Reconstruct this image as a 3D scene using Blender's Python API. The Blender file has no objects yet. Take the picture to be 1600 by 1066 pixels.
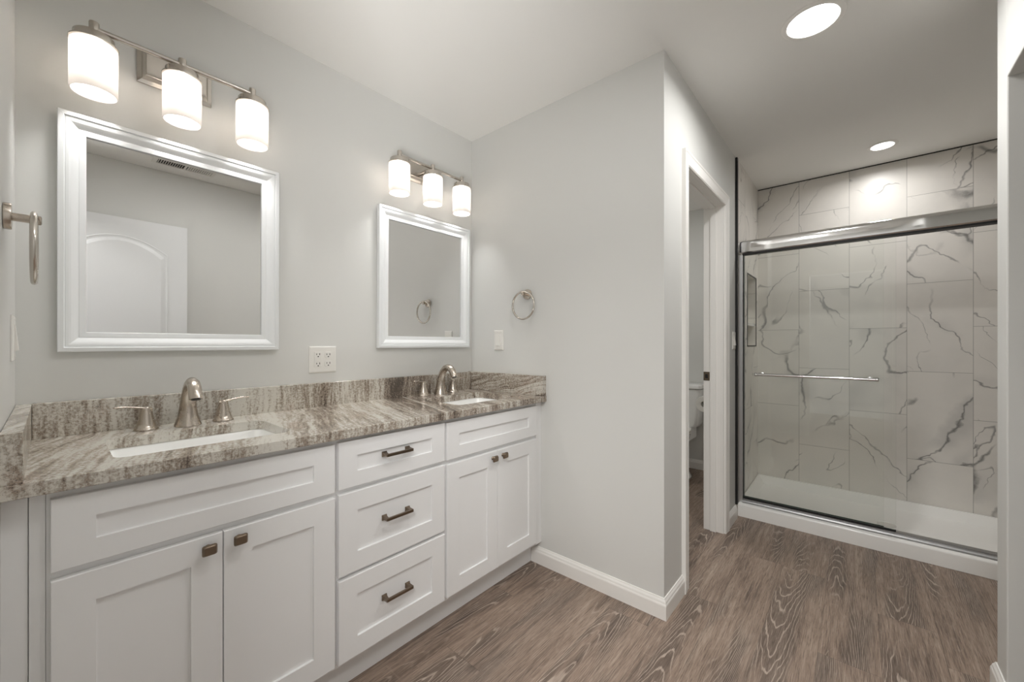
import bpy, bmesh, math, random
from mathutils import Vector, Matrix
random.seed(7)
S = bpy.context.scene
COL = S.collection
PI = math.pi

# ------------------------------------------------------------------ camera
CAM_H = 1.179
cam_d = bpy.data.cameras.new('camera')
cam_d.sensor_width = 36.0
cam_d.sensor_fit = 'HORIZONTAL'
cam_d.lens = 624.0 / 1600.0 * 36.0
cam_d.shift_y = 4.0 / 1600.0
cam_d.clip_start = 0.01
cam = bpy.data.objects.new('camera', cam_d)
COL.objects.link(cam)
cam.location = (0, 0, CAM_H)
cam.rotation_euler = (PI / 2, 0, math.radians(40.86 - 90.0))
S.camera = cam

# ------------------------------------------------------------------ world, exposure, lights
W = bpy.data.worlds.new('world')
S.world = W
W.use_nodes = True
W.node_tree.nodes['Background'].inputs[0].default_value = (1.0, 0.99, 0.97, 1)
W.node_tree.nodes['Background'].inputs[1].default_value = 0.5
S.view_settings.view_transform = 'Standard'
S.view_settings.look = 'None'
S.view_settings.gamma = 1.0
S.view_settings.exposure = 0.26
S.view_settings.use_curve_mapping = False
S.cycles.use_denoising = True
S.cycles.max_bounces = 14
S.cycles.diffuse_bounces = 8
S.cycles.glossy_bounces = 8
S.cycles.transparent_max_bounces = 16
S.cycles.transmission_bounces = 8
S.cycles.sample_clamp_indirect = 6.0
S.cycles.caustics_reflective = False
S.cycles.caustics_refractive = False

BULB_STRENGTH = 165.0
BULB_COLOR = (1.0, 0.99, 0.972)
CAN_STRENGTH = 8.0
CAN_COLOR = (1.0, 0.99, 0.975)
HIGH_FILL_W, LOW_FILL_W, VANITY_FILL_W, CLOSET_FILL_W, TOILET_FILL_W = 38.0, 19.0, 4.9, 0.2, 5.6  # watts of the added fill lamps

def area_light(name, energy, col, size, loc, aim):
    d = bpy.data.lights.new(name, 'AREA')
    if isinstance(size, tuple): d.shape = 'RECTANGLE'; d.size, d.size_y = size
    else: d.shape = 'DISK'; d.size = size
    d.energy = energy; d.color = col
    o = bpy.data.objects.new(name, d); COL.objects.link(o)
    o.location = loc
    o.rotation_euler = (Vector(aim) - Vector(loc)).to_track_quat('-Z', 'Y').to_euler()
    return o
# added fill high in the bedroom, shining in through the camera's doorway
# added low fill, unseen beside that doorway, aimed up to brighten the bathroom ceiling
area_light('bedroom_low_fill', LOW_FILL_W, (1.0, 1.0, 1.0), (0.9, 0.9), (-0.80, -0.95, 0.25), (0.75, 0.55, 2.44)).data.spread = math.radians(70)
area_light('bedroom_high_fill', HIGH_FILL_W, (1.0, 0.99, 0.975), (0.9, 0.34), (-0.75, -0.22, 2.34), (1.5, 0.75, 1.1))
# unseen fill lamps added overhead: one in front of the vanity, one in the closet
area_light('vanity_fill', VANITY_FILL_W, (1.0, 0.995, 0.985), 0.17, (0.80, 0.40, 2.432), (0.80, 0.40, 0))
area_light('closet_fill', CLOSET_FILL_W, (1.0, 0.995, 0.985), 0.17, (1.62, -1.05, 2.432), (1.62, -1.05, 0))
area_light('toilet_room_fill', TOILET_FILL_W, (1.0, 0.995, 0.985), 0.17, (2.9, 1.3, 2.432), (2.9, 1.3, 0))  # extra overhead fill, added to brighten the toilet room

# ------------------------------------------------------------------ node helpers
class V:
    """a socket (or number) with arithmetic that adds Math nodes"""
    def __init__(s, nt, sock): s.nt, s.s = nt, sock
    def _m(s, op, *a):
        n = s.nt.nodes.new('ShaderNodeMath'); n.operation = op
        for i, x in enumerate((s,) + a):
            if isinstance(x, V): s.nt.links.new(x.s, n.inputs[i])
            else: n.inputs[i].default_value = x
        return V(s.nt, n.outputs[0])
    def __add__(s, o): return s._m('ADD', o)
    __radd__ = __add__
    def __mul__(s, o): return s._m('MULTIPLY', o)
    __rmul__ = __mul__
    def __sub__(s, o): return s._m('SUBTRACT', o)
    def __rsub__(s, o): return (s * -1.0) + o
    def __truediv__(s, o): return s._m('DIVIDE', o)
    def floor(s): return s._m('FLOOR')
    def fract(s): return s._m('FRACT')
    def abs(s): return s._m('ABSOLUTE')
    def sin(s): return s._m('SINE')
    def pow(s, e): return s._m('POWER', e)
    def gt(s, o): return s._m('GREATER_THAN', o)
    def lt(s, o): return s._m('LESS_THAN', o)
    def max(s, o): return s._m('MAXIMUM', o)
    def min(s, o): return s._m('MINIMUM', o)
    def mod(s, o): return s._m('FLOORED_MODULO', o)
    def step(s, a, b):
        n = s.nt.nodes.new('ShaderNodeMapRange'); n.interpolation_type = 'SMOOTHSTEP'
        s.nt.links.new(s.s, n.inputs[0])
        lo_, hi_ = (a, b) if a < b else (b, a)
        n.inputs[1].default_value = lo_; n.inputs[2].default_value = hi_
        n.inputs[3].default_value = 0.0 if a < b else 1.0
        n.inputs[4].default_value = 1.0 if a < b else 0.0
        return V(s.nt, n.outputs[0])

def xyz(nt):
    t = nt.nodes.new('ShaderNodeTexCoord'); sp = nt.nodes.new('ShaderNodeSeparateXYZ')
    nt.links.new(t.outputs['Object'], sp.inputs[0])
    return [V(nt, sp.outputs[i]) for i in range(3)]

def vec(nt, a, b, c=0.0):
    n = nt.nodes.new('ShaderNodeCombineXYZ')
    for i, x in enumerate((a, b, c)):
        if isinstance(x, V): nt.links.new(x.s, n.inputs[i])
        else: n.inputs[i].default_value = x
    return n.outputs[0]

def noise(nt, v, scale=1.0, detail=3.0, rough=0.55, dist=0.0):
    n = nt.nodes.new('ShaderNodeTexNoise')
    nt.links.new(v, n.inputs['Vector'])
    n.inputs['Scale'].default_value = scale; n.inputs['Detail'].default_value = detail
    n.inputs['Roughness'].default_value = rough; n.inputs['Distortion'].default_value = dist
    return V(nt, n.outputs[0])

def white(nt, v):
    n = nt.nodes.new('ShaderNodeTexWhiteNoise'); n.noise_dimensions = '3D'
    nt.links.new(v, n.inputs['Vector'])
    sp = nt.nodes.new('ShaderNodeSeparateColor'); nt.links.new(n.outputs['Color'], sp.inputs[0])
    return [V(nt, sp.outputs[i]) for i in range(3)]

def mixc(nt, f, a, b):
    n = nt.nodes.new('ShaderNodeMix'); n.data_type = 'RGBA'
    if isinstance(f, V): nt.links.new(f.s, n.inputs[0])
    else: n.inputs[0].default_value = f
    for i, c in ((6, a), (7, b)):
        if isinstance(c, tuple): n.inputs[i].default_value = (*c, 1)
        else: nt.links.new(c, n.inputs[i])
    return n.outputs[2]

def srgb(r, g, b):
    f = lambda c: (c / 255 / 12.92) if c <= 10 else ((c / 255 + 0.055) / 1.055) ** 2.4
    return (f(r), f(g), f(b))

def new_mat(name):
    m = bpy.data.materials.new(name); m.use_nodes = True
    nt = m.node_tree
    return m, nt, nt.nodes['Principled BSDF']

def plain(name, col, rough=0.5, metal=0.0, spec=0.5, bump=None, coat=0.0):
    m, nt, b = new_mat(name)
    b.inputs['Base Color'].default_value = (*col, 1)
    b.inputs['Roughness'].default_value = rough
    b.inputs['Metallic'].default_value = metal
    b.inputs['Specular IOR Level'].default_value = spec
    b.inputs['Coat Weight'].default_value = coat
    x, y, z = xyz(nt)
    if bump:
        sc, st = bump
        n = noise(nt, vec(nt, x, y, z), sc, 3)
        bp = nt.nodes.new('ShaderNodeBump'); bp.inputs['Strength'].default_value = st; bp.inputs['Distance'].default_value = 0.002
        nt.links.new(n.s, bp.inputs['Height']); nt.links.new(bp.outputs[0], b.inputs['Normal'])
    else:
        n = noise(nt, vec(nt, x, y, z), 9.0, 2)
        r = (n - 0.5) * 0.06 + rough
        nt.links.new(r.s, b.inputs['Roughness'])
    return m

M = {}
M['wall'] = plain('wall_paint', srgb(217, 217, 214), 0.6, spec=0.3, bump=(260, 0.05))
M['ceiling'] = plain('ceiling_paint', srgb(240, 239, 236), 0.8, spec=0.2, bump=(200, 0.04))
M['trim'] = plain('white_trim_paint', srgb(240, 238, 234), 0.35)
M['cabinet'] = plain('white_cabinet_paint', srgb(236, 236, 236), 0.36)
M['frame'] = plain('white_frame_lacquer', srgb(236, 238, 239), 0.3)
M['door'] = plain('white_door_paint', srgb(230, 231, 232), 0.4)
M['plastic'] = plain('white_plastic', srgb(233, 231, 226), 0.35)
M['porcelain'] = plain('white_porcelain', srgb(242, 242, 240), 0.12, coat=0.3)
M['acrylic'] = plain('white_acrylic', srgb(246, 245, 242), 0.16)
M['slot'] = plain('dark_slot', (0.012, 0.011, 0.010), 0.6)
M['black'] = plain('black_rubber', (0.006, 0.006, 0.006), 0.55)
M['chrome'] = plain('polished_chrome', (0.90, 0.90, 0.90), 0.09, 1.0)
M['satin'] = plain('satin_chrome', (0.80, 0.80, 0.80), 0.38, 1.0)
M['alu'] = plain('satin_aluminium', (0.42, 0.42, 0.42), 0.42, 1.0)
M['pewter'] = plain('aged_pewter', (0.23, 0.18, 0.135), 0.28, 1.0)
M['paper'] = plain('tissue_paper', srgb(240, 238, 232), 0.95, bump=(300, 0.3))
M['grille'] = plain('white_metal_register', srgb(228, 226, 220), 0.4)

def nickel(name, col, rough):
    m, nt, b = new_mat(name)
    b.inputs['Metallic'].default_value = 1.0
    x, y, z = xyz(nt)
    n = noise(nt, vec(nt, x * 40.0, y * 40.0, z * 40.0), 1.0, 2)
    c = mixc(nt, n, tuple(v * 0.97 for v in col), tuple(min(1, v * 1.03) for v in col))
    nt.links.new(c, b.inputs['Base Color'])
    r = (n - 0.5) * 0.05 + rough
    nt.links.new(r.s, b.inputs['Roughness'])
    b.inputs['Anisotropic'].default_value = 0.4
    return m
M['nickel'] = nickel('brushed_nickel', (0.56, 0.50, 0.435), 0.27)
M['nickel_light'] = nickel('brushed_nickel_light', (0.60, 0.56, 0.51), 0.22)

def mirror_mat():
    m, nt, b = new_mat('silvered_mirror')
    b.inputs['Base Color'].default_value = (0.80, 0.80, 0.79, 1)
    b.inputs['Metallic'].default_value = 1.0
    x, y, z = xyz(nt)
    n = noise(nt, vec(nt, x, y, z), 3.0, 1)
    nt.links.new((n * 0.004).s, b.inputs['Roughness'])
    return m
M['mirror'] = mirror_mat()

def glass_mat(name, tint, edge=False):
    m, nt, b = new_mat(name)
    out = nt.nodes['Material Output']
    nt.nodes.remove(b)
    tr = nt.nodes.new('ShaderNodeBsdfTransparent'); tr.inputs[0].default_value = (*tint, 1)
    gl = nt.nodes.new('ShaderNodeBsdfGlossy'); gl.inputs['Roughness'].default_value = 0.0
    fr = nt.nodes.new('ShaderNodeFresnel'); fr.inputs[0].default_value = 1.4
    mx = nt.nodes.new('ShaderNodeMixShader')
    nt.links.new(fr.outputs[0], mx.inputs[0])
    nt.links.new(tr.outputs[0], mx.inputs[1]); nt.links.new(gl.outputs[0], mx.inputs[2])
    nt.links.new(mx.outputs[0], out.inputs[0])
    return m
M['glass'] = glass_mat('clear_shower_glass', (0.993, 0.998, 0.992))
M['glass_edge'] = plain('green_glass_edge', (0.22, 0.36, 0.29), 0.15)

def shade_mat():
    m, nt, b = new_mat('frosted_glass_shade')
    out = nt.nodes['Material Output']
    nt.nodes.remove(b)
    tl = nt.nodes.new('ShaderNodeBsdfTranslucent'); tl.inputs[0].default_value = (0.80, 0.765, 0.73, 1)
    df = nt.nodes.new('ShaderNodeBsdfDiffuse'); df.inputs[0].default_value = (0.70, 0.675, 0.65, 1)
    tr = nt.nodes.new('ShaderNodeBsdfTransparent'); tr.inputs[0].default_value = (0.97, 0.95, 0.92, 1)
    gl = nt.nodes.new('ShaderNodeBsdfGlossy'); gl.inputs['Roughness'].default_value = 0.25
    a = nt.nodes.new('ShaderNodeMixShader'); a.inputs[0].default_value = 0.58
    nt.links.new(tl.outputs[0], a.inputs[1]); nt.links.new(df.outputs[0], a.inputs[2])
    c = nt.nodes.new('ShaderNodeMixShader'); c.inputs[0].default_value = 0.05
    nt.links.new(a.outputs[0], c.inputs[1]); nt.links.new(tr.outputs[0], c.inputs[2])
    d = nt.nodes.new('ShaderNodeMixShader'); d.inputs[0].default_value = 0.04
    nt.links.new(c.outputs[0], d.inputs[1]); nt.links.new(gl.outputs[0], d.inputs[2])
    nt.links.new(d.outputs[0], out.inputs[0])
    return m
M['shade'] = shade_mat()

def emit(name, col, st):
    m, nt, b = new_mat(name)
    b.inputs['Base Color'].default_value = (*col, 1)
    b.inputs['Emission Color'].default_value = (*col, 1)
    b.inputs['Emission Strength'].default_value = st
    return m
M['bulb'] = emit('lit_bulb', BULB_COLOR, BULB_STRENGTH)
M['can'] = emit('lit_diffuser', CAN_COLOR, CAN_STRENGTH)

def floor_mat():
    m, nt, b = new_mat('grey_brown_oak_plank')
    x, y, z = xyz(nt)
    PW, PL = 0.182, 1.22
    v = y / PW + 20.37
    row = v.floor(); yl = v.fract() - 0.5
    rr = white(nt, vec(nt, row, 3.7, 1.3))
    u = x / PL + rr[0] * 7.0 + 20.0
    colm = u.floor(); xl = u.fract()
    r = white(nt, vec(nt, row, colm, 5.1)); q = white(nt, vec(nt, colm, row, 9.7))
    ox = x + r[0] * 31.0
    oy = yl * PW + r[1] * 17.0
    # cathedral rings: nested arches along the plank
    warp = noise(nt, vec(nt, ox * 1.6, oy * 7.0, r[2] * 9.0), 1.0, 3)
    warp2 = noise(nt, vec(nt, ox * 5.0, oy * 26.0, q[0] * 9.0), 1.0, 3)
    yc = yl - (r[2] - 0.5) * 0.7
    sgn = q[1].gt(0.5) * 2.0 - 1.0
    hgt = yc * yc * 34.0 + ox * sgn * 9.0 + warp * 6.0 + warp2 * 1.3
    ring = (hgt * (2 * PI)).sin()
    ringsharp = ring.step(0.68, 1.0)
    zone = noise(nt, vec(nt, ox * 1.3, oy * 9.0, 4.4), 1.0, 2).step(0.46, 0.62)
    blotch = noise(nt, vec(nt, ox * 2.2, oy * 11.0, 1.1), 1.0, 4)
    streak = noise(nt, vec(nt, ox * 3.0, oy * 75.0, 2.2), 1.0, 4, 0.6)
    pores = noise(nt, vec(nt, ox * 14.0 + warp * 3.0, oy * 400.0 + warp * 5.0, 7.2), 1.0, 2, 0.7)
    cross = noise(nt, vec(nt, ox * 60.0, oy * 10.0, 3.2), 1.0, 2)
    dark = srgb(98, 84, 75); mid = srgb(146, 127, 113); light = srgb(182, 164, 148)
    tone = blotch * 0.55 + streak * 0.7 + (q[2] - 0.5) * 0.10 - 0.12
    c = mixc(nt, tone.step(0.25, 0.55), dark, mid)
    c = mixc(nt, tone.step(0.5, 0.85), c, light)
    c = mixc(nt, zone * 0.62, c, srgb(88, 77, 70))
    c = mixc(nt, ringsharp * (zone * 0.72 + 0.12), c, srgb(186, 170, 156))
    c = mixc(nt, pores.step(0.52, 0.68) * 0.60, c, srgb(70, 59, 52))
    c = mixc(nt, pores.step(0.46, 0.32) * 0.42, c, srgb(186, 170, 156))
    c = mixc(nt, cross.step(0.66, 0.76) * 0.2, c, srgb(170, 152, 137))
    # knots
    vo = nt.nodes.new('ShaderNodeTexVoronoi'); vo.inputs['Scale'].default_value = 1.0
    nt.links.new(vec(nt, ox * 1.7, oy * 4.0, 0.0), vo.inputs['Vector'])
    kd = V(nt, vo.outputs['Distance']) + (warp2 - 0.5) * 0.07
    c = mixc(nt, kd.step(0.14, 0.03) * 0.75, c, srgb(66, 57, 52))
    c = mixc(nt, kd.step(0.025, 0.0) * 0.7, c, srgb(150, 140, 132))
    # joints
    ey = (0.5 - yl.abs()) * PW
    ex = ((xl - 0.5).abs() * -1.0 + 0.5) * PL
    gap = ey.min(ex).step(0.0018, 0.0004)
    c = mixc(nt, gap * 0.35, c, srgb(60, 51, 45))
    nt.links.new(c, b.inputs['Base Color'])
    rg = pores * 0.15 + 0.36
    nt.links.new(rg.s, b.inputs['Roughness'])
    b.inputs['Specular IOR Level'].default_value = 0.35
    bp = nt.nodes.new('ShaderNodeBump'); bp.inputs['Strength'].default_value = 0.25; bp.inputs['Distance'].default_value = 0.0015
    hh = pores * 0.5 + gap * -1.0 + ringsharp * 0.2
    nt.links.new(hh.s, bp.inputs['Height']); nt.links.new(bp.outputs[0], b.inputs['Normal'])
    return m
M['floor'] = floor_mat()

def marble_mat(name, axis, u0, seed, joints=True):
    m, nt, b = new_mat(name)
    x, y, z = xyz(nt)
    uu = {'x': x, 'y': y}[axis]
    TW, TH = 0.299, 0.592
    a = (uu - u0) / TW + 40.0
    ci = a.floor(); ul = a.fract()
    sh = (ci + 1.0).mod(2.0) * 0.5
    bb = (z - 0.103) / TH + sh + 10.0
    ri = bb.floor(); vl = bb.fract()
    r = white(nt, vec(nt, ci, ri, seed))
    flip = r[2].gt(0.45) * 2.0 - 1.0
    pu = (ul * TW) * flip + r[0] * 40.0
    pv = vl * TH + r[1] * 40.0
    wn = noise(nt, vec(nt, pu, pv, 1.7), 3.0, 4, 0.6) - 0.5
    wn2 = noise(nt, vec(nt, pu, pv, 8.1), 14.0, 3, 0.6) - 0.5
    # rotate so that veins run diagonally
    d1 = pu * 0.78 + pv * 0.62 + wn * 0.26 + wn2 * 0.028
    d2 = pv * 0.78 - pu * 0.62 + wn * 0.10
    n1 = noise(nt, vec(nt, d1 * 3.0, d2 * 0.9, r[0] * 7.0), 1.0, 1) - 0.5
    v1 = n1.abs()
    mask = noise(nt, vec(nt, d1 * 3.2, d2 * 2.6, 3.3), 1.0, 2)
    dens = noise(nt, vec(nt, pu * 22.0, pv * 22.0, 5.5), 1.0, 3)
    vein = (v1 + (dens - 0.5) * 0.012).step(0.012, 0.0) * mask.step(0.42, 0.56)
    halo = v1.step(0.10, 0.0) * mask.step(0.50, 0.70)
    e1 = pv * 0.5 + pu * 0.87 - wn * 0.22 + wn2 * 0.03
    e2 = pu * 0.5 - pv * 0.87
    n2 = noise(nt, vec(nt, e1 * 4.4, e2 * 1.5, r[1] * 5.0), 1.0, 1) - 0.5
    mask2 = noise(nt, vec(nt, pu * 5.0, pv * 5.0, 6.6), 1.0, 2)
    thin = n2.abs().step(0.0085, 0.0) * mask2.step(0.42, 0.56)
    speck = noise(nt, vec(nt, pu, pv, 2.0), 120.0, 2)
    cloud = noise(nt, vec(nt, pu, pv, 4.0), 6.0, 3)
    c = mixc(nt, cloud.step(0.35, 0.75) * 0.35, srgb(228, 224, 218), srgb(212, 209, 204))
    c = mixc(nt, halo * 0.45, c, srgb(172, 171, 168))
    c = mixc(nt, thin * (dens * 0.8 + 0.35), c, srgb(134, 132, 129))
    c = mixc(nt, vein * (speck * 0.5 + 0.55), c, srgb(110, 108, 106))
    if joints:
        ju = ((ul - 0.5).abs() * -1.0 + 0.5) * TW
        jv = ((vl - 0.5).abs() * -1.0 + 0.5) * TH
        g = ju.min(jv).step(0.0016, 0.0009)
        c = mixc(nt, g * 0.8, c, srgb(140, 137, 132))
    nt.links.new(c, b.inputs['Base Color'])
    b.inputs['Roughness'].default_value = 0.34
    b.inputs['Specular IOR Level'].default_value = 0.45
    return m
M['tile_back'] = marble_mat('marble_tile_back', 'y', 0.045, 2.0)
M['tile_side'] = marble_mat('marble_tile_side', 'x', 3.02, 6.0)

def granite_mat(name, mode):
    m, nt, b = new_mat(name)
    x, y, z = xyz(nt)
    if mode == 'top':        # bands run front to back, slightly skewed, straight down the edges
        p = x - y * 0.29; s = y + x * 0.29; t = z
        warpv = vec(nt, p * 3.0, s * 1.6, t * 2.0)
    else:                    # bands lie along the piece, waving
        p = z * 1.0 + y * 0.22; s = y; t = x
        warpv = vec(nt, p * 5.0, s * 4.0, t * 2.0)
    wob = noise(nt, warpv, 1.0, 3) - 0.5
    pw = p + wob * (0.10 if mode == 'top' else 0.075)
    f = 1.0 if mode == 'top' else 2.6
    band = noise(nt, vec(nt, pw * (6.5 * f), s * 0.5, t * 0.6), 1.0, 3, 0.6)
    band2 = noise(nt, vec(nt, pw * (21.0 * f), s * 1.2, t * 1.4 + 5.0), 1.0, 3, 0.6)
    streak = noise(nt, vec(nt, pw * (75.0 * f), s * 7.0, t * 9.0), 1.0, 3, 0.65)
    grain = noise(nt, vec(nt, x, y, z), 330.0, 3, 0.7)
    grain2 = noise(nt, vec(nt, x, y, z), 130.0, 4, 0.7)
    clump = noise(nt, vec(nt, pw * 9.0, s * 4.0, t * 6.0), 1.0, 3)
    pale = srgb(208, 204, 195); greige = srgb(176, 168, 156); brown = srgb(146, 133, 120); dark = srgb(84, 75, 67); speck = srgb(46, 41, 37)
    tone = band * 0.50 + band2 * 0.42 + streak * 0.44 + (grain2 - 0.5) * 0.55 + (grain - 0.5) * 0.25 + (x - 0.5) * -0.035 - 0.165
    c = mixc(nt, tone.step(0.60, 0.50), pale, greige)
    c = mixc(nt, tone.step(0.52, 0.43), c, brown)
    c = mixc(nt, tone.step(0.44, 0.34) * 0.9, c, dark)
    c = mixc(nt, clump.step(0.56, 0.70) * 0.30, c, srgb(186, 164, 150))
    fleck = (grain + (clump - 0.5) * 0.35 + (tone - 0.5) * -0.35)
    c = mixc(nt, fleck.step(0.60, 0.70) * 0.8, c, speck)
    c = mixc(nt, fleck.step(0.36, 0.26) * 0.6, c, srgb(222, 220, 211))
    if mode == 'top':        # the pale vein that crosses the slab near its right basin
        ve = (p - 0.683 + wob * 0.02).abs().step(0.006, 0.002)
        c = mixc(nt, ve * 0.7 * y.lt(1.79), c, srgb(222, 219, 208))
    nt.links.new(c, b.inputs['Base Color'])
    b.inputs['Roughness'].default_value = 0.16
    b.inputs['Specular IOR Level'].default_value = 0.5
    return m
M['granite'] = granite_mat('brown_grey_granite', 'top')
M['granite_side'] = granite_mat('brown_grey_granite_side', 'side')

# ------------------------------------------------------------------ mesh helpers
def box(bm, x0, x1, y0, y1, z0, z1):
    vs = [bm.verts.new(p) for p in ((x0, y0, z0), (x1, y0, z0), (x1, y1, z0), (x0, y1, z0), (x0, y0, z1), (x1, y0, z1), (x1, y1, z1), (x0, y1, z1))]
    for f in ((0, 3, 2, 1), (4, 5, 6, 7), (0, 1, 5, 4), (1, 2, 6, 5), (2, 3, 7, 6), (3, 0, 4, 7)):
        bm.faces.new([vs[i] for i in f])

def boxes(*bs):
    bm = bmesh.new()
    for b in bs: box(bm, *b)
    return bm

def rings(bm, loops, close_start=True, close_end=True, cyclic=False):
    """join successive closed loops of points (same count)"""
    vl = [[bm.verts.new(p) for p in L] for L in loops]
    n = len(vl[0])
    pairs = list(zip(vl, vl[1:]))
    if cyclic: pairs.append((vl[-1], vl[0]))
    for a, b in pairs:
        for i in range(n):
            j = (i + 1) % n
            bm.faces.new((a[i], a[j], b[j], b[i]))
    if not cyclic:
        if close_start: bm.faces.new(list(reversed(vl[0])))
        if close_end: bm.faces.new(vl[-1])

def lathe(bm, prof, seg=32, mat=None, cs=True, ce=True, cyclic=False):
    mat = mat or Matrix()
    loops = [[mat @ Vector((r * math.cos(2 * PI * i / seg), r * math.sin(2 * PI * i / seg), z)) for i in range(seg)] for r, z in prof]
    rings(bm, loops, cs, ce, cyclic)

def tube(bm, pts, radii, seg=16, flat=(1.0, 1.0), up=None):
    """sweep a circle (or ellipse) along a path"""
    pts = [Vector(p) for p in pts]
    n = len(pts); loops = []
    ref = Vector(up) if up else None
    for i, p in enumerate(pts):
        t = (pts[min(i + 1, n - 1)] - pts[max(i - 1, 0)]).normalized()
        if ref is None:
            ref = Vector((0, 0, 1)) if abs(t.z) < 0.9 else Vector((1, 0, 0))
        a = (ref - t * ref.dot(t)).normalized()
        b = t.cross(a)
        if not up: ref = a
        r = radii[i] if hasattr(radii, '__len__') else radii
        loops.append([p + a * (r * flat[0] * math.cos(2 * PI * k / seg)) + b * (r * flat[1] * math.sin(2 * PI * k / seg)) for k in range(seg)])
    rings(bm, loops)

def torus(bm, R, r, mat, seg=48, ms=12):
    loops = []
    for i in range(seg):
        a = 2 * PI * i / seg
        loops.append([mat @ Vector(((R + r * math.cos(2 * PI * k / ms)) * math.cos(a), (R + r * math.cos(2 * PI * k / ms)) * math.sin(a), r * math.sin(2 * PI * k / ms))) for k in range(ms)])
    rings(bm, loops, cyclic=True)

def rect_loops(u0, u1, v0, v1, prof, fn):
    """prof: (inset, height) points; fn(u, v, h) -> 3D"""
    return [[fn(u0 + i, v0 + i, h), fn(u1 - i, v0 + i, h), fn(u1 - i, v1 - i, h), fn(u0 + i, v1 - i, h)] for i, h in prof]

def rrect(cx, cy, hx, hy, r, n=5):
    pts = []
    for sx, sy, a0 in ((1, 1, 0), (-1, 1, 90), (-1, -1, 180), (1, -1, 270)):
        for k in range(n + 1):
            a = math.radians(a0 + 90 * k / n)
            pts.append((cx + sx * (hx - r) + r * math.cos(a), cy + sy * (hy - r) + r * math.sin(a)))
    return pts

def obj(name, bm, m, parent=None, bevel=0.0, seg=2, smooth=None):
    bmesh.ops.recalc_face_normals(bm, faces=bm.faces[:])
    me = bpy.data.meshes.new(name)
    bm.to_mesh(me); bm.free()
    for mm in (m if isinstance(m, (list, tuple)) else [m]):
        me.materials.append(M[mm] if isinstance(mm, str) else mm)
    if smooth:
        for p in me.polygons: p.use_smooth = True
        me.set_sharp_from_angle(angle=math.radians(smooth))
    o = bpy.data.objects.new(name, me)
    COL.objects.link(o)
    if parent: o.parent = parent
    if bevel:
        md = o.modifiers.new('bevel', 'BEVEL'); md.width = bevel; md.segments = seg; md.limit_method = 'ANGLE'; md.angle_limit = math.radians(50)
        md.harden_normals = False
    return o

def struct(name, bm, m, parent=None, **k):
    o = obj(name, bm, m, parent, **k)
    if not parent: o['kind'] = 'structure'
    return o

def thing(name, label, cat, loc=(0, 0, 0), rot=(0, 0, 0), group=None):
    o = bpy.data.objects.new(name, None)
    o.empty_display_size = 0.05
    COL.objects.link(o)
    o.location = loc; o.rotation_euler = rot
    o['label'] = label; o['category'] = cat
    if group: o['group'] = group
    return o

def tag(o, label, cat, group=None):
    o['label'] = label; o['category'] = cat
    if group: o['group'] = group
    return o

def dup(root, loc, label, rot=None):
    r = root.copy(); COL.objects.link(r); r.location = loc
    if rot: r.rotation_euler = rot
    r['label'] = label
    for ch in list(root.children):
        c = ch.copy(); COL.objects.link(c); c.parent = r
        for g in list(ch.children):
            d = g.copy(); COL.objects.link(d); d.parent = c
    return r

# ------------------------------------------------------------------ setting: shell
XL, XR, YV, YT, H = -0.066, 1.721, 1.822, 0.627, 2.44
struct('floor', boxes((-2.2, 4.1, -2.1, 1.93, -0.08, 0.0)), 'floor')
struct('ceiling', boxes((-0.17, 4.1, -2.1, 1.93, H, H + 0.1)), 'ceiling')
struct('wall_back', boxes((-0.17, 4.1, YV, 1.93, 0, H)), 'wall')
struct('wall_left', boxes((-0.17, XL, 0.465, YV, 0, H), (-0.17, XL, -0.305, 0.465, 2.045, H), (-0.17, XL, -0.475, -0.305, 0, H)), 'wall')
struct('wall_middle', boxes((XR, 1.83, 0.742, YV, 0, H), (XR, 2.018, YT, 0.742, 0, H), (2.018, 2.730, YT, 0.742, 2.042, H), (2.730, 3.066, YT, 0.742, 0, H)), 'wall')
struct('wall_toilet', boxes((3.98, 4.1, 0.742, YV, 0, H)), 'wall')
struct('wall_right', boxes((XL, 1.24, -0.475, -0.361, 0, H), (1.24, 2.0, -0.475, -0.361, 2.03, H), (2.0, 2.116, -2.0, -0.361, 0, H)), 'wall', bevel=0.004)
struct('wall_closet', boxes((1.14, 2.0, -2.1, -2.0, 0, H), (1.14, 1.24, -2.0, -0.475, 0, H)), 'wall')
struct('wall_nook', boxes((2.116, 3.066, -1.0, -0.894, 0, H)), 'wall')
struct('wall_shower_back', boxes((3.81, 3.9, -0.9, 0.742, 0, H)), 'tile_back')
struct('wall_shower_right', boxes((3.066, 3.81, -1.0, -0.894, 0, H)), 'tile_side')
NX0, NX1, NZ0, NZ1 = 3.392, 3.728, 1.163, 1.70
struct('wall_shower_left', boxes((3.066, NX0, 0.62, 0.742, 0, H), (NX1, 3.81, 0.62, 0.742, 0, H), (NX0, NX1, 0.62, 0.742, 0, NZ0), (NX0, NX1, 0.62, 0.742, NZ1, H), (NX0, NX1, 0.71, 0.742, NZ0, NZ1)), 'tile_side')
# niche edging and its shelf
fn = lambda u, v, h: (u, 0.62 - h, v)
bm = bmesh.new()
rings(bm, rect_loops(NX0 - 0.006, NX1 + 0.006, NZ0 - 0.006, NZ1 + 0.006, [(0, -0.002), (0, 0.003), (0.008, 0.003), (0.008, -0.002)], fn), cyclic=True)
struct('trim_1', bm, 'black')
struct('trim_2', boxes((NX0, NX1, 0.63, 0.709, 1.318, 1.335)), 'acrylic')
# black edge strip where the shower tile ends
struct('trim_3', boxes((3.036, 3.066, 0.614, 0.6265, 0.09, H - 0.001)), 'black')
# dark caulk line under the shower ceiling
struct('trim_4', boxes((3.804, 3.8095, -0.893, 0.6195, H - 0.006, H - 0.0005)), 'slot')

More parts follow.
